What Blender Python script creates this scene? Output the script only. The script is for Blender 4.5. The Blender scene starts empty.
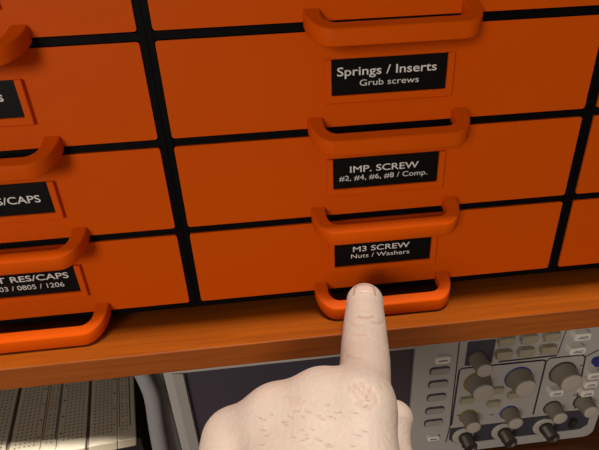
import bpy, bmesh, math, random
import numpy as np
from mathutils import Vector, Matrix

S = 0.001                      # the scene is laid out in millimetres
scene = bpy.context.scene
COL = scene.collection
random.seed(7)
rng = np.random.default_rng(7)

# ------------------------------------------------------------------ camera
FPX = 439.86
PIT, YAW, ROL = -0.453502, -0.069628, 0.055801
CAM = np.array([36.034, -174.591, 5.586])


def rot(p, y, r):
    cx, sx, cy, sy, cr, sr = math.cos(p), math.sin(p), math.cos(y), math.sin(y), math.cos(r), math.sin(r)
    rz = np.array([[cy, -sy, 0], [sy, cy, 0], [0, 0, 1]])
    rx = np.array([[1, 0, 0], [0, cx, -sx], [0, sx, cx]])
    ry = np.array([[cr, 0, sr], [0, 1, 0], [-sr, 0, cr]])
    return rz @ rx @ ry


CM = rot(PIT, YAW, ROL)


def ray(u, v):
    return CM @ np.array([(u - 299.5) / FPX, 1.0, -(v - 225.0) / FPX])


def at(u, v, d):
    """measured photo point at forward distance d (mm) -> place in the room (mm)"""
    return CAM + ray(u, v) * d


cd = bpy.data.cameras.new('camera')
cam = bpy.data.objects.new('camera', cd)
COL.objects.link(cam)
cd.sensor_width = 36.0
cd.lens = FPX / 599.0 * 36.0
cd.clip_start = 0.005
cd.clip_end = 50
mw = Matrix.Identity(4)
for i in range(3):
    mw[i][0] = CM[i, 0]
    mw[i][1] = CM[i, 2]
    mw[i][2] = -CM[i, 1]
    mw[i][3] = CAM[i] * S
cam.matrix_world = mw
scene.camera = cam

# ------------------------------------------------------------------ materials


def lin(c):
    return tuple((x / 12.92 if x <= 0.04045 else ((x + 0.055) / 1.055) ** 2.4) for x in (v / 255 for v in c))


def mat(name, rgb, rough=0.5, spec=0.5, metal=0.0, var=0.0, vscale=60.0, bump=0.0, bscale=400.0, coat=0.0, srgb=True, sss=0.0):
    m = bpy.data.materials.new(name)
    m.use_nodes = True
    nt = m.node_tree
    b = nt.nodes['Principled BSDF']
    c = lin(rgb) if srgb else rgb
    b.inputs['Base Color'].default_value = (*c, 1)
    b.inputs['Roughness'].default_value = rough
    b.inputs['Specular IOR Level'].default_value = spec
    b.inputs['Metallic'].default_value = metal
    b.inputs['Coat Weight'].default_value = coat
    b.inputs['Coat Roughness'].default_value = 0.25
    if sss:
        b.inputs['Subsurface Weight'].default_value = sss
        b.inputs['Subsurface Radius'].default_value = (1.0, 0.4, 0.22)
        b.inputs['Subsurface Scale'].default_value = 0.0025
    tc = nt.nodes.new('ShaderNodeTexCoord')
    if var:
        n = nt.nodes.new('ShaderNodeTexNoise')
        n.inputs['Scale'].default_value = vscale
        n.inputs['Detail'].default_value = 4
        nt.links.new(tc.outputs['Object'], n.inputs['Vector'])
        mx = nt.nodes.new('ShaderNodeMix')
        mx.data_type = 'RGBA'
        mx.inputs['A'].default_value = (*[x * (1 - var) for x in c], 1)
        mx.inputs['B'].default_value = (*[min(1, x * (1 + var)) for x in c], 1)
        nt.links.new(n.outputs['Fac'], mx.inputs['Factor'])
        nt.links.new(mx.outputs['Result'], b.inputs['Base Color'])
    if bump:
        n2 = nt.nodes.new('ShaderNodeTexNoise')
        n2.inputs['Scale'].default_value = bscale
        n2.inputs['Detail'].default_value = 3
        nt.links.new(tc.outputs['Object'], n2.inputs['Vector'])
        bp = nt.nodes.new('ShaderNodeBump')
        bp.inputs['Strength'].default_value = bump
        bp.inputs['Distance'].default_value = 0.0004
        nt.links.new(n2.outputs['Fac'], bp.inputs['Height'])
        nt.links.new(bp.outputs['Normal'], b.inputs['Normal'])
    return m


def wood(name, dark, light, rough=0.35, coat=0.3):
    m = mat(name, dark, rough, coat=coat)
    nt = m.node_tree
    b = nt.nodes['Principled BSDF']
    tc = nt.nodes.new('ShaderNodeTexCoord')
    mp = nt.nodes.new('ShaderNodeMapping')
    mp.inputs['Scale'].default_value = (12, 260, 260)
    nt.links.new(tc.outputs['Object'], mp.inputs['Vector'])
    n = nt.nodes.new('ShaderNodeTexNoise')
    n.inputs['Scale'].default_value = 1.6
    n.inputs['Detail'].default_value = 8
    n.inputs['Roughness'].default_value = 0.62
    n.inputs['Distortion'].default_value = 0.5
    nt.links.new(mp.outputs['Vector'], n.inputs['Vector'])
    r = nt.nodes.new('ShaderNodeValToRGB')
    r.color_ramp.elements[0].position = 0.34
    r.color_ramp.elements[0].color = (*lin(dark), 1)
    r.color_ramp.elements[1].position = 0.68
    r.color_ramp.elements[1].color = (*lin(light), 1)
    nt.links.new(n.outputs['Fac'], r.inputs['Fac'])
    nt.links.new(r.outputs['Color'], b.inputs['Base Color'])
    bp = nt.nodes.new('ShaderNodeBump')
    bp.inputs['Strength'].default_value = 0.08
    bp.inputs['Distance'].default_value = 0.0006
    nt.links.new(n.outputs['Fac'], bp.inputs['Height'])
    nt.links.new(bp.outputs['Normal'], b.inputs['Normal'])
    return m


M = dict(
    orange=mat('orange_plastic', (206, 79, 0), 0.5, 0.05, var=0.04, vscale=30, bump=0.05, bscale=900),
    black=mat('black_plastic', (5, 5, 5), 0.6, 0.06),
    label=mat('black_label', (14, 11, 10), 0.5, 0.08, var=0.2, vscale=500),
    ink=mat('label_lettering', (215, 211, 205), 0.6, 0.3),
    wood=wood('shelf_wood', (132, 62, 2), (156, 76, 5), 0.38, 0.1),
    desk=wood('desk_wood', (84, 42, 14), (112, 62, 24), 0.5, 0.1),
    skin=mat('skin', (192, 172, 157), 0.55, 0.3, var=0.10, vscale=120, bump=0.75, bscale=650, sss=0.15),
    nail=mat('nail', (196, 168, 152), 0.38, 0.4),
    hair=mat('hair', (150, 122, 102), 0.6, 0.1),
    case=mat('scope_case', (174, 168, 161), 0.55, 0.35, bump=0.05, bscale=900),
    lip=mat('scope_lip', (180, 172, 160), 0.5),
    key=mat('grey_key', (156, 150, 143), 0.6),
    olive=mat('translucent_key', (160, 151, 126), 0.45),
    white=mat('white_key', (226, 220, 208), 0.45),
    bluekey=mat('blue_key', (40, 52, 120), 0.4),
    dark=mat('dark_panel', (62, 60, 68), 0.55),
    line=mat('panel_lines', (52, 48, 54), 0.6),
    knob=mat('knob_grey', (128, 119, 104), 0.55),
    knobcap=mat('knob_cap', (178, 170, 156), 0.5),
    yellow=mat('yellow_ring', (150, 120, 30), 0.5),
    blue=mat('blue_ring', (44, 62, 140), 0.5),
    screen=mat('screen_glass', (60, 58, 68), 0.28, 0.5),
    metal=mat('connector_metal', (84, 76, 68), 0.45, metal=0.7),
    board=mat('breadboard_plastic', (174, 163, 142), 0.5, 0.4),
    hole=mat('contact_hole', (104, 94, 78), 0.8),
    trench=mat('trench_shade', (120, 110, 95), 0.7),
    red=mat('red_rail_line', (128, 62, 40), 0.6),
    blueline=mat('blue_rail_line', (46, 50, 80), 0.6),
    cable=mat('grey_cable', (150, 146, 146), 0.7, 0.2, bump=0.2, bscale=300),
    rubber=mat('black_rubber', (20, 19, 19), 0.7),
    wall=mat('wall_paint', (150, 140, 126), 0.8, var=0.04, vscale=8),
    floor=mat('floor_paint', (110, 100, 92), 0.7, var=0.08, vscale=5),
)

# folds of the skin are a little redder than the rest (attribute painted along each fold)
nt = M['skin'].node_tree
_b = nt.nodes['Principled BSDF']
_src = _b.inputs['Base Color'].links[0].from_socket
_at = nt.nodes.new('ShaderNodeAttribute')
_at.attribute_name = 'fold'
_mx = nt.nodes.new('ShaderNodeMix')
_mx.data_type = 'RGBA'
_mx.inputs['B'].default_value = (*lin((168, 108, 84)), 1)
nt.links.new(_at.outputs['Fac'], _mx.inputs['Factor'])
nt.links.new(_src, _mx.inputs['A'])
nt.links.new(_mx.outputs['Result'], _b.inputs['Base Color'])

# ------------------------------------------------------------------ mesh helpers


class MB:
    """collects shapes (mm) and links them as ONE mesh object"""

    def __init__(self):
        self.bm = bmesh.new()

    def _tag(self, faces, mi, smooth=False):
        for f in faces:
            f.material_index = mi
            f.smooth = smooth

    def box(self, x0, x1, y0, y1, z0, z1, mi=0, bev=0.0, seg=2, edges='all'):
        n0 = len(self.bm.faces)
        vs = [self.bm.verts.new((x, y, z)) for x in (x0, x1) for y in (y0, y1) for z in (z0, z1)]
        idx = [(0, 1, 3, 2), (4, 6, 7, 5), (0, 4, 5, 1), (2, 3, 7, 6), (0, 2, 6, 4), (1, 5, 7, 3)]
        fs = [self.bm.faces.new([vs[i] for i in q]) for q in idx]
        self._tag(fs, mi)
        if bev:
            es = {e for f in fs for e in f.edges}
            if edges == 'y':
                es = {e for e in es if abs(e.verts[0].co.y - e.verts[1].co.y) > 1e-6}
            r = bmesh.ops.bevel(self.bm, geom=list(es), offset=bev, segments=seg, affect='EDGES', profile=0.5)
            self._tag(r['faces'], mi)
        return self

    def prism(self, poly, axis, a, b, mi=0, smooth=False):
        """poly: 2-D outline; axis 'y': (x,z) outline extruded y=a..b; axis 'z': (x,y) extruded z"""
        def p(q, t):
            return (q[0], t, q[1]) if axis == 'y' else (q[0], q[1], t)
        va = [self.bm.verts.new(p(q, a)) for q in poly]
        vb = [self.bm.verts.new(p(q, b)) for q in poly]
        fs = [self.bm.faces.new(va), self.bm.faces.new(vb[::-1])]
        n = len(poly)
        sd = [self.bm.faces.new((va[i], vb[i], vb[(i + 1) % n], va[(i + 1) % n])) for i in range(n)]
        self._tag(fs, mi)
        self._tag(sd, mi, smooth)
        return self

    def quad(self, pts, mi=0):
        f = self.bm.faces.new([self.bm.verts.new(p) for p in pts])
        f.material_index = mi
        return self

    def lathe(self, prof, c, seg=32, mi=0, mis=None):
        """prof: [(radius, y)] turned about the y axis through c=(x,z)"""
        rings = []
        for r, y in prof:
            rings.append([self.bm.verts.new((c[0] + r * math.cos(2 * math.pi * k / seg), y, c[1] + r * math.sin(2 * math.pi * k / seg))) for k in range(seg)])
        for i in range(len(rings) - 1):
            m_ = mis[i] if mis else mi
            for k in range(seg):
                f = self.bm.faces.new((rings[i][k], rings[i][(k + 1) % seg], rings[i + 1][(k + 1) % seg], rings[i + 1][k]))
                f.material_index = m_
                f.smooth = True
        for ring, m_ in ((rings[0], mis[0] if mis else mi), (rings[-1], mis[-1] if mis else mi)):
            f = self.bm.faces.new(ring)
            f.material_index = m_
        return self

    def tube(self, pts, rad, seg=12, mi=0, flat=1.0):
        pts = [Vector(p) for p in pts]
        rings = []
        for i, p in enumerate(pts):
            t = (pts[min(i + 1, len(pts) - 1)] - pts[max(i - 1, 0)]).normalized()
            a = t.cross(Vector((0, 1, 0.05))).normalized()
            b = t.cross(a).normalized()
            r = rad[i] if isinstance(rad, (list, tuple)) else rad
            rings.append([self.bm.verts.new(p + (a * math.cos(2 * math.pi * k / seg) + b * (flat * math.sin(2 * math.pi * k / seg))) * r) for k in range(seg)])
        for i in range(len(rings) - 1):
            for k in range(seg):
                f = self.bm.faces.new((rings[i][k], rings[i][(k + 1) % seg], rings[i + 1][(k + 1) % seg], rings[i + 1][k]))
                f.material_index = mi
                f.smooth = True
        self._tag([self.bm.faces.new(rings[0]), self.bm.faces.new(rings[-1])], mi)
        return self

    def mesh(self, name, mats, recalc=True):
        if recalc:
            bmesh.ops.recalc_face_normals(self.bm, faces=self.bm.faces)
        bmesh.ops.scale(self.bm, vec=(S, S, S), verts=self.bm.verts)
        me = bpy.data.meshes.new(name)
        self.bm.to_mesh(me)
        self.bm.free()
        for m in (mats if isinstance(mats, (list, tuple)) else [mats]):
            me.materials.append(m)
        return me

    def build(self, name, mats, parent=None, loc=(0, 0, 0), recalc=True):
        return link(name, self.mesh(name, mats, recalc), parent, loc)


def link(name, me, parent=None, loc=(0, 0, 0)):
    o = bpy.data.objects.new(name, me)
    COL.objects.link(o)
    o.parent = parent
    o.location = [c * S for c in loc]
    return o


def tag(o, label=None, cat=None, group=None, kind=None):
    if label:
        o['label'] = label
    if cat:
        o['category'] = cat
    if group:
        o['group'] = group
    if kind:
        o['kind'] = kind
    return o


def thing(name, label, cat, loc=(0, 0, 0), group=None):
    return tag(link(name, None, None, loc), label, cat, group)


def bevel_mod(o, w, seg=2, ang=35):
    md = o.modifiers.new('bevel', 'BEVEL')
    md.width = w * S
    md.segments = seg
    md.limit_method = 'ANGLE'
    md.angle_limit = math.radians(ang)
    md.harden_normals = False
    return o


def text_into(mb, s, x0, x1, zbase, cap, y, bold=0.0, mi=1):
    """letters standing in the xz plane at depth y, from x0 to x1, baseline zbase, capital height cap"""
    cu = bpy.data.curves.new('t', 'FONT')
    cu.body = s
    cu.size = 1.0
    cu.offset = bold
    cu.resolution_u = 4
    o = bpy.data.objects.new('t', cu)
    COL.objects.link(o)
    dg = bpy.context.evaluated_depsgraph_get()
    me = bpy.data.meshes.new_from_object(o.evaluated_get(dg))
    bpy.data.objects.remove(o)
    bpy.data.curves.remove(cu)
    xs = [v.co.x for v in me.vertices]
    mn, mx = min(xs), max(xs)
    sx = (x1 - x0) / (mx - mn)
    sz = cap / 0.70
    t = bmesh.new()
    t.from_mesh(me)
    bpy.data.meshes.remove(me)
    mp = {}
    for v in t.verts:
        mp[v.index] = mb.bm.verts.new((x0 + (v.co.x - mn) * sx, y, zbase + v.co.y * sz))
    for f in t.faces:
        try:
            nf = mb.bm.faces.new([mp[v.index] for v in f.verts])
            nf.material_index = mi
        except ValueError:
            pass
    t.free()


# ------------------------------------------------------------------ drawer cabinets
PITCH, GAP = 38.904, 3.413
FH = PITCH - GAP                      # face height
BOTZ = -118.1                         # underside of the cabinets' base plate
BASEZ = -124.3                        # shelf top, the cabinets stand on a low plinth
SHY = -22.5                           # shelf front edge
ROWTOP = [PITCH * (1 - r) - GAP / 2 for r in range(4)]


def handle_mesh():
    """U-shaped pull, root plane y=0, x -32.6..32.6; z=0 is the lower edge of the drawer face"""
    W2, D, T, LEG, RO, RY = 32.6, 13.6, 4.3, 6.2, 9.5, 12.6
    outer, inner = [], []
    outer.append((-W2, 0.6))
    for k in range(9):
        a = math.pi + (math.pi / 2) * k / 8
        outer.append((-W2 + RO + RO * math.cos(a), -D + RY + RY * math.sin(a)))
    for k in range(9):
        a = 1.5 * math.pi + (math.pi / 2) * k / 8
        outer.append((W2 - RO + RO * math.cos(a), -D + RY + RY * math.sin(a)))
    outer.append((W2, 0.6))
    rx, ry = 5.0, 5.0
    xi, yi = W2 - LEG, -(D - T)
    inner.append((-xi, 0.6))
    for k in range(9):
        a = math.pi + (math.pi / 2) * k / 8
        inner.append((-xi + rx + rx * math.cos(a), yi + ry + ry * math.sin(a)))
    for k in range(9):
        a = 1.5 * math.pi + (math.pi / 2) * k / 8
        inner.append((xi - rx + rx * math.cos(a), yi + ry + ry * math.sin(a)))
    inner.append((xi, 0.6))

    def top(y):
        return 4.3 + 0.49 * y
    mb = MB()
    bm = mb.bm
    n = len(outer)
    ot = [bm.verts.new((x, y, top(y))) for x, y in outer]
    it = [bm.verts.new((x, y, top(y))) for x, y in inner]
    ob = [bm.verts.new((x, y, top(y) - 5.9)) for x, y in outer]
    ib = [bm.verts.new((x, y, top(y) - 5.9)) for x, y in inner]
    for i in range(n - 1):
        for f, sm in (((ot[i], ot[i + 1], it[i + 1], it[i]), 0), ((ob[i], ib[i], ib[i + 1], ob[i + 1]), 0),
                      ((ot[i], ob[i], ob[i + 1], ot[i + 1]), 1), ((it[i], it[i + 1], ib[i + 1], ib[i]), 1)):
            bm.faces.new(f).smooth = bool(sm)
    bm.faces.new((ot[0], it[0], ib[0], ob[0]))
    bm.faces.new((ot[-1], ob[-1], ib[-1], it[-1]))
    return mb.mesh('handle', M['orange'])


HANDLE = handle_mesh()


def holder_mesh():
    """U-shaped label frame open at its top; x -25.3..25.3, z measured down from the face's top edge"""
    mb = MB()
    zt, zb, w, t = -9.9, -26.2, 25.3, 1.5
    b = 2.6
    poly = [(-w, zt), (-w, zb), (w, zb), (w, zt), (w - b, zt), (w - b, zb + b + 0.3), (-w + b, zb + b + 0.3), (-w + b, zt)]
    mb.prism(poly, 'y', -t, 0.3)
    return mb.mesh('label_holder', M['orange'])


HOLDER = holder_mesh()


def drawer_mesh(w):
    mb = MB()
    mb.box(0, w, 0, 3.2, -FH, 0, bev=1.0, seg=3, edges='y')
    # tray behind the face: bottom, sides, back
    z0 = -FH + 1.2
    mb.box(1.5, w - 1.5, 3.1, 145, z0, z0 + 1.6)
    mb.box(1.5, 3.1, 3.1, 145, z0, -3)
    mb.box(w - 3.1, w - 1.5, 3.1, 145, z0, -3)
    mb.box(1.5, w - 1.5, 143.4, 145, z0, -3)
    return mb.mesh('drawer', M['orange'])


def label_card(lines, xc):
    """black card 45.4 x 13.4 mm, its z from the face's top edge, lettering centred where the photo has it"""
    mb = MB()
    mb.box(-22.9, 22.9, -0.3, -0.05, -23.6, -10.0)
    for s, a, b, zb, cap, bold in lines:
        text_into(mb, s, a - xc, b - xc, zb, cap, -0.34, bold)
    return mb.mesh('label_card', [M['label'], M['ink']])


def cabinet(x0, w, lcx, label, texts, words):
    """one column of four drawers; x0..x0+w are the faces, lcx the label centre"""
    c = thing('drawer_cabinet', label, 'drawer cabinet', (x0 + w / 2, 60, BASEZ), 'orange drawer cabinets side by side')
    ox, oy, oz = x0 + w / 2, 60, BASEZ
    f = MB()
    side = 2.7
    ztop = PITCH + 3
    xa, xb = x0 - side, x0 + w + side
    y0, y1 = 0.35, 150
    f.box(xa, x0 - 0.35, y0, y1, BOTZ, ztop)
    f.box(x0 + w + 0.35, xb, y0, y1, BOTZ, ztop)
    f.box(x0 - 0.36, x0 + w + 0.36, y1 - 2, y1, BOTZ, ztop)
    f.box(x0 - 0.36, x0 + w + 0.36, y0, y1 - 2, BOTZ, BOTZ + 2.7)
    f.box(xa + 0.1, xb - 0.1, 16, y1 - 8, BASEZ, BOTZ)
    f.box(x0 - 0.36, x0 + w + 0.36, y0, y1 - 2, ztop - 3, ztop)
    for r in range(1, 4):
        z = PITCH * (1 - r)
        f.box(x0 - 0.36, x0 + w + 0.36, y0 + 0.25, y1 - 2, z - 1.35, z + 1.35)
    fr = f.build('frame', M['black'], c)
    for v in fr.data.vertices:
        v.co -= Vector((ox, oy, oz)) * S
    dm = drawer_mesh(w)
    for r in range(4):
        zt = ROWTOP[r]
        d = link('drawer', dm, c, (x0 - ox, -oy, zt - oz))
        if words[r]:
            d['label'] = words[r]
        h = link('handle', HANDLE, d, (lcx - x0, 0, -FH))
        bevel_mod(h, 0.55, 2, 40)
        k = bevel_mod(link('label_holder', HOLDER, d, (lcx - x0, 0, 0)), 0.25, 1)
        link('label_card', label_card(texts[r], lcx), d, (lcx - x0, 0, 0))
    return c


T2 = ROWTOP[1]
T3 = ROWTOP[2]
T4 = ROWTOP[3]
cabinet(0, 170, 86.2, 'middle cabinet of orange drawers whose labels read springs and screws, finger on its lowest handle',
        [[],
         [('Springs / Inserts', 65.8, 104.8, -16.2, 3.2, 0.008), ('Grub screws', 74.6, 98.0, -20.2, 2.3, 0.0)],
         [('IMP. SCREW', 70.8, 100.4, -16.5, 2.8, 0.008), ('#2, #4, #6, #8 / Comp.', 66.1, 104.4, -20.0, 2.25, 0.0)],
         [('M3 SCREW', 72.2, 98.8, -16.2, 2.7, 0.008), ('Nuts / Washers', 71.3, 98.9, -19.6, 2.2, 0.0)]],
        [None, 'orange drawer with label Springs / Inserts, Grub screws', 'orange drawer with label IMP. SCREW',
         'orange drawer with label M3 SCREW, finger on its handle'])
cabinet(-144, 138.4, -74.3, 'orange drawer cabinet at the left edge of the photo with resistor and capacitor labels',
        [[],
         [('s', -59.4, -57.6, -17.2, 3.6, 0.012)],
         [('RES/CAPS', -79.5, -56.4, -18.5, 3.1, 0.008)],
         [('SMT RES/CAPS', -93.1, -55.3, -16.1, 2.9, 0.008), ('0603 / 0805 / 1206', -90.4, -58.3, -20.3, 2.4, 0.0)]],
        [None, None, 'orange drawer with label ending in RES/CAPS', 'orange drawer with label SMT RES/CAPS'])
cabinet(175.4, 170, 261.6, 'orange drawer cabinet at the right edge of the photo, mostly outside it',
        [[], [], [], []], [None] * 4)

# ------------------------------------------------------------------ shelf, desk, room
DESK = -308.0
SHT = 11.6
sh = thing('wooden_shelf', 'varnished orange-brown wooden shelf carrying the orange drawer cabinets', 'shelf', (90, 80, DESK))
for za, zb, yf in ((BASEZ - SHT, BASEZ, SHY), (78.0, 78.0 + SHT, -34.8)):  # the upper board is added out of view to shade the drawers
    o = MB().box(-420, 520, yf, 198, za, zb).build('shelf_board', M['wood'], sh, (-90, -80, -DESK))
    bevel_mod(o, 0.5, 3)
for x in (-436, 520):
    o = MB().box(x, x + 16, SHY + 3, 198, DESK, 78.0).build('side_panel', M['wood'], sh, (-90, -80, -DESK))
dk = thing('desk', 'dark brown wooden desk under the oscilloscope and breadboard', 'desk', (50, 0, -1040))
MB().box(-460, 560, -130, 199, DESK - 30, DESK, bev=2).build('desk_top', M['desk'], dk, (-50, 0, 1040))
for x in (-440, 500):
    for y in (-110, 150):
        MB().box(x, x + 40, y, y + 40, -1040, DESK - 30).build('leg', M['desk'], dk, (-50, 0, 1040))
tag(MB().box(-1500, 1600, 200, 230, -1060, 1400).build('wall_back', M['wall']), kind='structure')
tag(MB().box(-1500, 1600, -2000, 230, -1060, -1040).build('floor', M['floor']), kind='structure')

# ------------------------------------------------------------------ oscilloscope
PY = 40.0                              # front panel plane
X0, X1, Z0, Z1 = -40.0, 269.0, -302.6, -172.0
sc = thing('oscilloscope', 'grey bench oscilloscope with dark screen and rows of knobs under the wooden shelf', 'oscilloscope', (115, 110, DESK))
SC = (-115, -110, -DESK)


def part(mb, name, m, parent=sc, lab=None):
    o_ = mb.build(name, m, parent, SC if parent is sc else (0, 0, 0))
    if lab:
        o_['label'] = lab
    return o_


def sub(mb, name, m, parent):
    # parent already carries the scope offset
    return mb.build(name, m, parent, (0, 0, 0))


def rr(x0, x1, z0, z1, r, n=5):
    p = []
    for cx, cz, a0 in ((x1 - r, z1 - r, 0), (x0 + r, z1 - r, 90), (x0 + r, z0 + r, 180), (x1 - r, z0 + r, 270)):
        for k in range(n + 1):
            a = math.radians(a0 + 90 * k / n)
            p.append((cx + r * math.cos(a), cz + r * math.sin(a)))
    return p


SX0, SX1, SZ0, SZ1 = -27.5, 122.0, -290.0, -195.4
b = MB()
body = b.prism(rr(X0 + 4, X1 - 4, Z0 + 3, Z1 - 3, 6), 'y', PY + 12, 180)
part(b, 'body', M['case'])
# front shell: panel with the screen opening, as four bars round the opening and the control side
b = MB()
outer = rr(X0, X1, Z0, Z1, 7)
b.box(X0, SX0, PY, PY + 12, Z0 + 2, Z1 - 2, bev=1.5)
b.box(SX0, SX1, PY, PY + 12, Z0 + 1, SZ0)
b.box(SX0, SX1, PY, PY + 12, SZ1, Z1 - 1)
b.prism([(x if x > 150 else SX1, z) for x, z in rr(SX1, X1, Z0, Z1, 7)], 'y', PY, PY + 13)
fp = part(b, 'front_panel', M['case'])
# stepped bezel left of the screen and pale lip along the top
b = MB()
b.prism([(SX0 - 6.5, SZ0 - 3), (SX0, SZ0 - 3), (SX0, SZ1), (SX0 - 6.5, SZ1 + 1)], 'y', PY + 0.4, PY - 1.0)
part(b, 'screen_bezel', M['key'])
b = MB()
b.box(X0 + 2, 151, PY - 0.9, PY + 2, SZ1 + 1.0, SZ1 + 9, bev=0.6)
part(b, 'top_lip', M['lip'])
b = MB()
b.box(SX0, SX1, PY + 2.5, PY + 5, SZ0, SZ1)
part(b, 'screen', M['screen'], lab='dark glossy display')
# panel grooves: flat dark strips carry their shade
b = MB()
lw = 0.55


def strip(pts, w=lw, y=PY - 0.12):
    for (xa, za), (xb, zb) in zip(pts[:-1], pts[1:]):
        d = Vector((xb - xa, zb - za))
        nrm = Vector((-d.y, d.x)).normalized() * w
        b.quad([(xa + nrm.x, y, za + nrm.y), (xb + nrm.x, y, zb + nrm.y), (xb - nrm.x, y, zb - nrm.y), (xa - nrm.x, y, za - nrm.y)])


strip([(151.2, -186), (151.2, -196), (152.8, -273), (151.5, -290)], 0.45)
strip([(181, -214.9), (222, -214.9)], 0.7)
strip([(183, -217.8), (211.5, -217.8)], 0.5)
strip([(153.8, -272), (153.8, -219), (155.6, -217.3), (212.8, -217.8), (215.2, -219), (215.8, -271)], 0.7)
strip([(215.8, -219), (218, -216.8), (241, -217), (243.6, -219.5), (247.8, -270)], 0.6)
strip([(224.5, -186), (222.3, -214)], 0.35)
strip([(243.6, -219), (252, -214)], 0.5)
part(b, 'panel_lines', M['line'], lab='dark strips for the shade in the panel grooves')
# darker fields
b = MB()
b.prism(rr(157, 176, -215.2, -194.5, 1.2, 2), 'y', PY + 0.2, PY - 0.35)
part(b, 'dial_field', M['dark'], lab='dark square behind the small top knob')
b = MB()
b.prism([(153.2, -275.3), (196, -275.6), (200, -273.6), (236, -273.6), (240, -271.4), (257.5, -272.5), (262, -277), (262, -289), (257, -293), (160, -293), (153.5, -287)], 'y', PY + 0.2, PY - 0.3)
part(b, 'connector_field', M['dark'], lab='dark band behind the connectors')
# soft keys: raised rounded bars on dark plates painted as the shadow atop each slot
for z in (-217.0, -229.0, -241.6, -254.5, -266.9):
    b = MB()
    b.prism(rr(133.0, 147.0, z - 3.5, z + 3.5, 2.6), 'y', PY + 0.3, PY - 0.25)
    k = part(b, 'slot_shadow', M['dark'])
    b = MB()
    b.prism(rr(133.9, 147.2, z - 3.5, z + 1.7, 2.3), 'y', PY + 0.3, PY - 0.8)
    bevel_mod(sub(b, 'soft_key', M['key'], k), 0.5, 2)
for z, w, h in ((-206.2, 5.2, 2.9), (-281.6, 4.6, 2.2)):
    b = MB()
    b.prism(rr(140.5 - w, 140.5 + w, z - h, z + h, 2.0), 'y', PY + 0.3, PY - 2.6)
    k = bevel_mod(part(b, 'button', M['white'], lab='pale button'), 0.5, 2)
    b = MB()
    b.box(140.5 - w * .55, 140.5 + w * .55, PY - 2.68, PY - 2.5, z - 0.5, z + 0.4)
    sub(b, 'button_lettering', M['line'], k)
# menu keys
for x in (182.0, 197.4, 213.0):
    for z in (-195.9, -207.2):
        b = MB()
        b.prism(rr(x - 5.4, x + 5.6, z - 2.8, z + 3.8, 2.4), 'y', PY + 0.3, PY - 4.0)
        k = bevel_mod(part(b, 'menu_key', M['olive']), 0.6, 2)
        b = MB()
        b.box(x - 3.6, x + 4.2, PY - 0.16, PY + 0.1, z - 5.2, z - 4.4)
        sub(b, 'key_caption', M['line'], k)
for x, z, w in ((232.6, -197.6, 6.2), (232.0, -209.6, 6.2), (250.0, -234.4, 5.4), (249.5, -242.4, 5.4), (249.2, -251.0, 5.4), (225.4, -247.2, 5.6)):
    b = MB()
    b.prism(rr(x - w + 0.8, x + w - 0.4, z - 1.7, z + 4.1, 1.8), 'y', PY + 0.3, PY - 5.2)
    k = bevel_mod(part(b, 'button', M['white'], lab='pale button'), 0.5, 2)
    b = MB()
    b.box(x - w * .5, x + w * .6, PY - 5.26, PY - 5.1, z + 0.1, z + 0.7)
    b.box(x - w * .3, x + w * .6, PY - 5.26, PY - 5.1, z + 1.3, z + 1.8)
    sub(b, 'button_lettering', M['line'], k)
b = MB()
b.prism(rr(249, 260, -227, -220, 3), 'y', PY + 0.3, PY - 3)
part(b, 'button', M['bluekey'], lab='blue button')
b = MB()
b.prism(rr(252, 262, -210, -202, 2.5), 'y', PY + 0.3, PY - 3)
part(b, 'menu_key', M['olive'])
for x, z, w in ((162.0, -247.0, 5.0), (182.5, -253.4, 4.8), (182.8, -240.6, 4.8), (196.6, -247.0, 4.8)):
    b = MB()
    b.prism(rr(x - w, x + w, z - 2.7, z + 2.7, 1.6), 'y', PY + 0.3, PY - 2.4)
    bevel_mod(part(b, 'channel_key', M['olive']), 0.4, 2)
for x, z in ((158.5, -262.5), (183.5, -266.0), (190.2, -266.4), (245, -255.5), (224.5, -238), (243, -227)):
    b = MB()
    b.box(x - 1.6, x + 1.6, PY - 0.15, PY + 0.1, z - 0.35, z + 0.35)
    part(b, 'panel_caption', M['line'])


def knob(x, z, r0, r1, L, ring, lab=None):
    b = MB()
    y = PY
    # fluted skirt with a domed cap
    b.lathe([(r0, y), (r0, y - 1.2), (r0 - 0.5, y - 2.0), (r1 + 0.25, y - L + 0.9), (r1, y - L)], (x, z), 40)
    k = part(b, 'knob', M['knob'], lab=lab)
    b = MB()
    b.lathe([(r1 - 0.05, y - L + 0.05), (r1 - 0.1, y - L - 0.25), (r1 - 0.7, y - L - 0.55), (r1 * 0.5, y - L - 0.75)], (x, z), 40)
    sub(b, 'knob_cap', M['knobcap'], k)
    if ring:
        b = MB()
        b.lathe([(r0 + 0.8, y + 0.1), (r0 + 0.8, y - 0.35), (r0 - 0.2, y - 0.35)], (x, z), 40)
        sub(b, 'knob_ring', M[ring], k)


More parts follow.
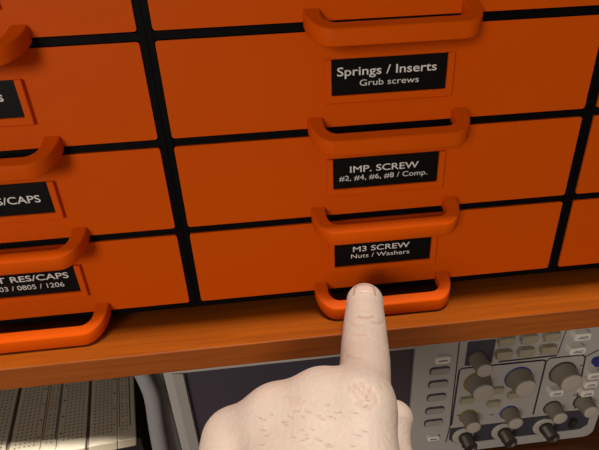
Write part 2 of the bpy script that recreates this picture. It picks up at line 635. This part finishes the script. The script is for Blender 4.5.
knob(164.8, -209.4, 5.9, 5.3, 11.8, None)
knob(168.0, -231.6, 9.0, 7.4, 10.0, 'yellow', 'big knob with yellow ring')
knob(197.4, -231.6, 9.0, 7.4, 10.5, 'blue', 'big knob with blue ring')
knob(229.6, -231.4, 9.0, 7.6, 10.5, 'line', 'big knob with dark ring')
knob(165.2, -264.5, 5.9, 5.2, 10.0, 'yellow', 'small knob with yellow ring')
knob(196.2, -265.5, 5.9, 5.2, 10.0, 'blue', 'small knob with blue ring')
knob(229.2, -265.7, 5.9, 5.2, 10.0, 'line', 'small knob with dark ring')
knob(251.8, -262.9, 6.2, 5.4, 10.0, 'line', 'small knob with dark ring')
for x in (165.4, 195.4, 227.6):
    z = -285.2
    b = MB()
    b.lathe([(8.2, PY), (8.2, PY - 0.9), (7.4, PY - 1.2), (5.4, PY - 1.2)], (x - 1.5, z + 0.5), 32)
    k = part(b, 'connector_collar', M['lip'])
    b = MB()
    b.lathe([(5.3, PY - 1.1), (5.3, PY - 3.4), (4.7, PY - 3.6), (4.7, PY - 11), (3.9, PY - 11.2), (3.7, PY - 9.5)], (x, z), 28)
    for s in (-1, 1):
        b.lathe([(0.9, PY - 7.5), (0.9, PY - 9)], (x + s * 4.9, z), 8)
    sub(b, 'coaxial_connector', M['metal'], k)
b = MB()
b.box(246, 248.6, PY - 4, PY, -288, -279, bev=0.4)
b.box(249.6, 251.6, PY - 2.5, PY, -286, -281, bev=0.4)
part(b, 'probe_tab', M['metal'])
for x in (-20, 235):
    for y in (60, 165):
        MB().box(x, x + 22, y, y + 12, DESK, Z0 + 3.2).build('foot', M['rubber'], sc, SC)

# ------------------------------------------------------------------ breadboard on its black case
U = 2.54
BO = np.array([-101.43, 64.31, -231.15])
BR = rot(0.127, 0.2396, 0.1948)
bmx = Matrix.Identity(4)
for i in range(3):
    for j in range(3):
        bmx[i][j] = BR[i, j]
    bmx[i][3] = BO[i] * S
bb = thing('breadboard', 'off-white solderless breadboard full of contact holes, lying left of the oscilloscope', 'breadboard')
bb.matrix_world = bmx
TH = 8.5
YB, YT = -15.2 * U, 48.5 * U          # near end, far end of the board
ROWS = [r for r in range(-46, 13)]


def holes(b, cols, rows, z=0.03, s=0.5):
    for c in cols:
        for r in rows:
            x, y = c * U, -r * U
            b.quad([(x - s, y - s, z), (x + s, y - s, z), (x + s, y + s, z), (x - s, y + s, z)], 1)


def terminal_strip(cx):
    b = MB()
    for s in (-1, 1):
        a, e = sorted((cx + s * 0.4, cx + s * 6.95))
        b.box(a * U, e * U, YB, YT, -TH, 0, bev=0.5, seg=2)
    b.box((cx - 0.8) * U, (cx + 0.8) * U, YB + 0.8, YT - 0.8, -TH, -1.6, 2)
    holes(b, [cx + k for k in (-5.5, -4.5, -3.5, -2.5, -1.5, 1.5, 2.5, 3.5, 4.5, 5.5)], ROWS)
    for s in (-1, 1):                  # row numbers every fifth row, only specks at this size
        for r in range(-45, 12, 5):
            x, y = (cx + s * 6.25) * U, -r * U
            b.quad([(x - .6, y - .5, .04), (x + .6, y - .5, .04), (x + .6, y + .5, .04), (x - .6, y + .5, .04)], 3)
    b.build('terminal_strip', [M['board'], M['hole'], M['trench'], M['rubber']], bb)


def power_rail(xa, xb, red, blu, cols):
    b = MB()
    b.box(xa * U, xb * U, YB, YT, -TH, 0, bev=0.7, seg=2)
    holes(b, cols, [r for r in ROWS if (r + 3) % 6])
    for x, mi in ((red, 2), (blu, 3)):
        b.quad([(x * U - .34, -11.2 * U, .04), (x * U + .34, -11.2 * U, .04), (x * U + .34, 46 * U, .04), (x * U - .34, 46 * U, .04)], mi)
    b.build('power_rail', [M['board'], M['hole'], M['red'], M['blueline']], bb)


terminal_strip(0)
terminal_strip(-17.5)
power_rail(7.0, 11.5, 7.4, 10.1, [8.3, 9.3])
power_rail(-10.5, -7.0, -10.1, -7.5, [-9.3, -8.3])
power_rail(-28.0, -24.5, -27.6, -25.0, [-26.8, -25.8])
# black case the board lies on: flat on the desk, its sloping top meets the board's underside
b = MB()
tops = []
for lx, ly in ((-28.2 * U, YB + 6), (12.6 * U, YB + 6), (12.6 * U, YT - 2), (-28.2 * U, YT - 2)):
    p = BO + BR @ np.array([lx, ly, -TH - 0.1])
    tops.append(p)
vt = [b.bm.verts.new(p) for p in tops]
vb = [b.bm.verts.new((p[0], p[1], DESK)) for p in tops]
b.bm.faces.new(vt)
b.bm.faces.new(vb[::-1])
for i in range(4):
    b.bm.faces.new((vt[i], vb[i], vb[(i + 1) % 4], vt[(i + 1) % 4]))
cs = b.build('equipment_case', M['rubber'])
bevel_mod(cs, 0.8, 2)
tag(cs, 'black equipment case on the desk, under the off-white breadboard', 'case')

# ------------------------------------------------------------------ two thick grey cables beside the oscilloscope


def onY(u, v, Y):
    d = ray(u, v)
    return CAM + d * ((Y - CAM[1]) / d[1])


def cable(pix, rad, label, flat):
    pts = [onY(u, v, Y) for u, v, Y in pix]
    # smooth through the points
    dense = []
    n = len(pts)
    for i in range(n - 1):
        p0, p1, p2, p3 = pts[max(i - 1, 0)], pts[i], pts[i + 1], pts[min(i + 2, n - 1)]
        for k in range(8):
            t = k / 8
            dense.append(0.5 * ((2 * p1) + (-p0 + p2) * t + (2 * p0 - 5 * p1 + 4 * p2 - p3) * t * t + (-p0 + 3 * p1 - 3 * p2 + p3) * t ** 3))
    dense.append(pts[-1])
    dense = [p for p in dense if p[2] > DESK + rad]
    end = dense[-1].copy()
    for k in range(1, 9):              # it lies down on the desk and runs forwards
        dense.append(np.array([end[0] - k * 1.2, end[1] - 5.0 * k, DESK + rad + 0.3]))
    tag(MB().tube(dense, rad, 16, flat=flat).build('grey_cable', M['cable']), label, 'cable', 'thick grey cables')


cable([(121, 330, 66), (136, 362, 60), (147, 384, 54), (152.5, 400, 50), (156, 425, 45), (160.5, 450, 40), (165, 475, 36), (171, 520, 30), (178, 560, 26)], 5.2,
      'thick grey cable hanging next to the breadboard, left one of the pair', 0.8)
cable([(147, 330, 72), (155, 366, 66), (161, 388, 62), (166, 408, 58), (171, 430, 54), (176.5, 452, 51), (183, 480, 48), (193, 520, 44), (203, 560, 40)], 5.2,
      'thick grey cable against the oscilloscope case, right one of the pair', 0.8)

# ------------------------------------------------------------------ the hand (one continuous surface)


def seg_d(P, a, b, ra, rb):
    ab = b - a
    L2 = float(ab @ ab)
    t = np.clip(((P - a) @ ab) / L2, 0, 1).astype(np.float32)
    q = P - a - t[..., None] * ab.astype(np.float32)
    return np.sqrt((q * q).sum(-1)) - (ra + (rb - ra) * t)


def smin(a, b, k):
    h = np.clip(0.5 + 0.5 * (b - a) / k, 0, 1)
    return b + (a - b) * h - k * h * (1 - h)


A = at
IDX = [(A(364.8, 301.5, 189), 7.9), (A(364.6, 311, 184.5), 8.0), (A(364.6, 321, 178.5), 8.4), (A(364.6, 345, 165), 8.8), (A(365, 360, 157), 8.9), (A(364.5, 380, 145), 8.6), (A(359.5, 407, 133), 9.3)]
MID = [(A(323, 406, 138), 10.3), (A(320, 416, 176), 9.0), (A(320, 470, 172), 8.2), (A(326, 494, 150), 7.4)]
RNG = [(A(277, 420.5, 142), 10.0), (A(280, 436, 178), 8.6), (A(287, 482, 172), 7.8), (A(297, 504, 152), 7.2)]
LIT = [(A(233.5, 440, 148), 9.4), (A(243, 456, 176), 7.8), (A(254, 492, 170), 7.0), (A(266, 508, 156), 6.6)]
THB = [(A(395, 419, 163), 6.8), (A(393, 434, 160), 5.8), (A(395, 465, 152), 6.7), (A(392, 520, 140), 9.5)]
WR = A(285, 650, 100)
WRI, WRL = A(372, 640, 100), A(205, 640, 106)
FORE = WR + np.array([-10.0, -75.0, -30.0])


def hand_sdf(P, lim=None):
    d = None
    for (a, ra), (b_, rb) in zip(IDX[:-1], IDX[1:]):
        s = seg_d(P, a, b_, ra, rb)
        d = s if d is None else np.minimum(d, s)
    # dorsum: metacarpals, webs between the knuckles, wrist
    hand = seg_d(P, IDX[-1][0], WRI, 9.3, 15)
    for f, w, r in ((MID, WR, 10.3), (RNG, WR, 10.0), (LIT, WRL, 9.4)):
        hand = smin(hand, seg_d(P, f[0][0], w, r, 16), 7.0)
    kn = [IDX[-1][0], MID[0][0], RNG[0][0], LIT[0][0]]
    for a, b_ in zip(kn[:-1], kn[1:]):
        hand = smin(hand, seg_d(P, a, b_, 9.6, 9.2), 6.0)
    hand = smin(hand, seg_d(P, WRI, WRL, 16, 16), 8.0)
    hand = smin(hand, seg_d(P, WR, FORE, 22, 27), 12.0)
    # palm side filling behind the metacarpals
    hand = smin(hand, seg_d(P, A(345, 470, 150), A(300, 600, 120), 14, 20), 8.0)
    d = smin(d, hand, 4.0)
    for f in (MID, RNG, LIT):
        g = None
        for (a, ra), (b_, rb) in zip(f[:-1], f[1:]):
            s = seg_d(P, a, b_, ra, rb)
            g = s if g is None else smin(g, s, 1.5)
        d = smin(d, g, 2.0)
    t = None
    for (a, ra), (b_, rb) in zip(THB[:-1], THB[1:]):
        s = seg_d(P, a, b_, ra, rb)
        t = s if t is None else smin(t, s, 2.0)
    t = smin(t, seg_d(P, THB[-1][0], WRI, 10.5, 15), 6.0)
    d = smin(d, t, 2.0)
    return d


def trace(u, v):
    dr = ray(u, v)
    dr = dr / np.linalg.norm(dr)
    p = CAM + dr * 60.0
    for _ in range(80):
        s = float(hand_sdf(p[None, :].astype(np.float32))[0])
        p = p + dr * s * 0.8
        if abs(s) < 0.02:
            break
    return p


# skin folds at the finger joints and over the knuckle (surface points found along the skin)
FOLDS = []


def fold(pix, depth, width):
    pts = [trace(u, v) for u, v in pix]
    FOLDS.append((pts, depth, width))


fold([(357, 315.5), (362, 316.8), (368, 317), (374, 315.8)], 0.45, 0.55)
fold([(373, 322), (379, 323.2), (384, 322)], 0.35, 0.5)
fold([(349, 323), (355, 324.6), (362, 325)], 0.25, 0.5)
fold([(352, 333.5), (360, 334.5), (366, 334.2)], 0.18, 0.6)
fold([(345, 356), (353, 358), (361, 357.6)], 0.2, 0.6)
fold([(354, 384), (360, 390), (366, 396), (370, 400)], 0.34, 0.5)
fold([(361, 382), (367, 390), (371, 397)], 0.26, 0.5)
fold([(348, 386), (355, 394), (361, 402)], 0.26, 0.5)
fold([(370, 388), (375, 396), (377, 404)], 0.26, 0.5)
fold([(357, 404), (364, 408), (372, 409)], 0.26, 0.5)
fold([(282, 396), (290, 398.5), (298, 399)], 0.14, 0.45)
fold([(287, 402), (295, 403.5), (303, 402)], 0.12, 0.45)


def build_hand(h=0.95):
    pts = np.array([p for f in (IDX, MID, RNG, LIT, THB) for p, r in f] + [WR, WRI, WRL, FORE])
    lo, hi = pts.min(0) - 24, pts.max(0) + 24
    lo[1] += 12
    nx, ny, nz = [int((hi[i] - lo[i]) / h) + 2 for i in range(3)]
    ax = [(lo[i] + h * np.arange(n)).astype(np.float32) for i, n in enumerate((nx, ny, nz))]
    D = np.empty((nx, ny, nz), np.float32)
    Y, Z = np.meshgrid(ax[1], ax[2], indexing='ij')
    for i0 in range(0, nx, 16):
        xs = ax[0][i0:i0 + 16]
        P = np.empty((len(xs), ny, nz, 3), np.float32)
        P[..., 0] = xs[:, None, None]
        P[..., 1] = Y
        P[..., 2] = Z
        D[i0:i0 + 16] = hand_sdf(P)
    D[:, 0, :] = np.maximum(D[:, 0, :], 0.3)          # close the cut forearm
    # surface nets
    neg = D < 0
    cube = np.zeros((nx - 1, ny - 1, nz - 1), np.int8)
    for a in (0, 1):
        for b_ in (0, 1):
            for c in (0, 1):
                cube += neg[a:nx - 1 + a, b_:ny - 1 + b_, c:nz - 1 + c]
    act = (cube > 0) & (cube < 8)
    ids = -np.ones(act.shape, np.int64)
    I = np.argwhere(act)
    ids[act] = np.arange(len(I))
    acc = np.zeros((len(I), 3))
    cnt = np.zeros(len(I))
    corners = [(a, b_, c) for a in (0, 1) for b_ in (0, 1) for c in (0, 1)]
    for p in corners:
        for k in range(3):
            if p[k] == 0:
                q = list(p)
                q[k] = 1
                da = D[I[:, 0] + p[0], I[:, 1] + p[1], I[:, 2] + p[2]]
                db = D[I[:, 0] + q[0], I[:, 1] + q[1], I[:, 2] + q[2]]
                m = (da < 0) != (db < 0)
                t = np.where(m, da / np.where(m, da - db, 1), 0)
                pos = np.tile(np.array(p, float), (len(I), 1))
                pos[:, k] += t
                acc[m] += pos[m]
                cnt[m] += 1
    V = (I + acc / cnt[:, None]) * h + lo
    F = []
    for k in range(3):
        n = [nx, ny, nz]
        sl0 = [slice(1, None)] * 3
        a0 = [slice(1, n[j] - 1) for j in range(3)]
        a1 = [slice(1, n[j] - 1) for j in range(3)]
        a0[k] = slice(0, n[k] - 1)
        a1[k] = slice(1, n[k])
        s0, s1 = neg[tuple(a0)], neg[tuple(a1)]
        E = np.argwhere(s0 != s1)
        sg = s0[tuple(E.T)]
        E = E + np.array([0 if j == k else 1 for j in range(3)])
        j1, j2 = [j for j in range(3) if j != k]
        def cell(o1, o2):
            e = E.copy()
            e[:, j1] -= o1
            e[:, j2] -= o2
            return ids[e[:, 0], e[:, 1], e[:, 2]]
        q = np.stack([cell(1, 1), cell(0, 1), cell(0, 0), cell(1, 0)], 1)
        flip = sg if k != 1 else ~sg
        q[~flip] = q[~flip][:, ::-1]
        F.append(q)
    F = np.concatenate(F)
    F = F[(F >= 0).all(1)]
    # relax a little, then press the folds and a fine skin relief into it
    for _ in range(2):
        s = np.zeros_like(V)
        c = np.zeros(len(V))
        for i in range(4):
            a, b_ = F[:, i], F[:, (i + 1) % 4]
            np.add.at(s, a, V[b_])
            np.add.at(c, a, 1)
            np.add.at(s, b_, V[a])
            np.add.at(c, b_, 1)
        V = V * 0.5 + 0.5 * s / np.maximum(c, 1)[:, None]
    N = np.zeros_like(V)
    fn = np.cross(V[F[:, 2]] - V[F[:, 0]], V[F[:, 3]] - V[F[:, 1]])
    for i in range(4):
        np.add.at(N, F[:, i], fn)
    N /= np.maximum(np.linalg.norm(N, axis=1), 1e-9)[:, None]
    flush = np.zeros(len(V))
    for pl, dep, wid in FOLDS:
        dist = np.full(len(V), 1e9)
        for a, b_ in zip(pl[:-1], pl[1:]):
            ab = b_ - a
            t = np.clip(((V - a) @ ab) / (ab @ ab), 0, 1)
            dist = np.minimum(dist, np.linalg.norm(V - a - t[:, None] * ab, axis=1))
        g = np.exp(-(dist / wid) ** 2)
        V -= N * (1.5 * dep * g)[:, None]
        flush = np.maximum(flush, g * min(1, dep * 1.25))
    return V, F, flush


HV, HF, HC = build_hand(0.85)
hx = thing('hand', 'pale left hand of a person, index finger pressing the lowest handle in the middle', 'hand', tuple(WR))
hand_root = hx
me = bpy.data.meshes.new('hand_skin')
me.from_pydata([tuple((p - WR) * S) for p in HV], [], [tuple(int(i) for i in f) for f in HF])
me.update()
bmh = bmesh.new()
bmh.from_mesh(me)
bmesh.ops.recalc_face_normals(bmh, faces=bmh.faces)
for f in bmh.faces:
    f.smooth = True
bmh.to_mesh(me)
bmh.free()
me.attributes.new('fold', 'FLOAT', 'POINT').data.foreach_set('value', HC.astype(np.float32))
me.materials.append(M['skin'])
link('skin', me, hand_root)
# fingernail: a thin curved plate on the back of the bent fingertip
nb = MB()
grid = []
for j, v in enumerate(np.linspace(284.6, 292.5, 5)):
    row = []
    hw = 9.5 + 2.0 * (j / 4)
    for u in np.linspace(364.5 - hw, 364.5 + hw, 9):
        vv = v + 3.2 * ((u - 364.5) / 11.5) ** 2
        p = trace(u, vv)
        n_ = p - IDX[0][0]
        n_ /= np.linalg.norm(n_)
        row.append(p - WR + n_ * 0.06)
    grid.append([nb.bm.verts.new(p) for p in row])
for j in range(4):
    for i in range(8):
        f = nb.bm.faces.new((grid[j][i], grid[j][i + 1], grid[j + 1][i + 1], grid[j + 1][i]))
        f.smooth = True
nl = nb.build('fingernail', M['nail'], hand_root)
sm = nl.modifiers.new('thick', 'SOLIDIFY')
sm.thickness = 0.0003
sm.offset = 0
# sparse fine hairs on the back of the hand
hb = MB()
for _ in range(45):
    u, v = random.uniform(262, 372), random.uniform(398, 447)
    if v < 398 + (372 - u) * 0.12:
        continue
    p = trace(u, v)
    q = trace(u - random.uniform(4, 9), v - random.uniform(-1, 4))
    n_ = CAM - p
    n_ /= np.linalg.norm(n_)
    hb.tube([p - WR + n_ * 0.05, (p + q) / 2 - WR + n_ * 0.45, q - WR + n_ * 0.4], [0.04, 0.035, 0.02], 4)
ho = hb.build('hand_hair', M['hair'], hand_root)
ho['kind'] = 'stuff'

# ------------------------------------------------------------------ light
w = bpy.data.worlds.new('world')
scene.world = w
w.use_nodes = True
bg = w.node_tree.nodes['Background']
bg.inputs['Color'].default_value = (1.0, 0.93, 0.84, 1)
bg.inputs['Strength'].default_value = 0.185


def area(name, loc, target, size, power, col):
    l = bpy.data.lights.new(name, 'AREA')
    l.shape = 'RECTANGLE'
    l.size, l.size_y = size[0] * S, size[1] * S
    l.energy = power
    l.color = col
    o_ = bpy.data.objects.new(name, l)
    COL.objects.link(o_)
    o_.location = [c * S for c in loc]
    o_.rotation_euler = (Vector(target) - Vector(loc)).to_track_quat('-Z', 'Y').to_euler()
    return o_


area('ceiling_lamp', (80, -310, 2100), (80, -40, -120), (900, 100), 60, (1.0, 0.95, 0.87))
area('room_lamp', (-700, -1400, 260), (40, 0, -90), (600, 500), 11.5, (1.0, 0.94, 0.86))
# added spot, no real lamp: brightens the near end of the breadboard
l = bpy.data.lights.new('added_board_spot', 'SPOT')
l.energy = 15
l.spot_size = math.radians(19)
l.spot_blend = 0.6
l.shadow_soft_size = 0.009
l.color = (1.0, 0.95, 0.88)
ol = bpy.data.objects.new('added_board_spot', l)
COL.objects.link(ol)
ol.location = (-0.136, -0.102, 0.020)
ol.rotation_euler = (Vector((-116, 27, -238)) - Vector((-136, -102, 20))).to_track_quat('-Z', 'Y').to_euler()

scene.view_settings.view_transform = 'Standard'
scene.view_settings.look = 'None'
scene.view_settings.gamma = 1
scene.view_settings.use_curve_mapping = False
scene.view_settings.exposure = 0.0
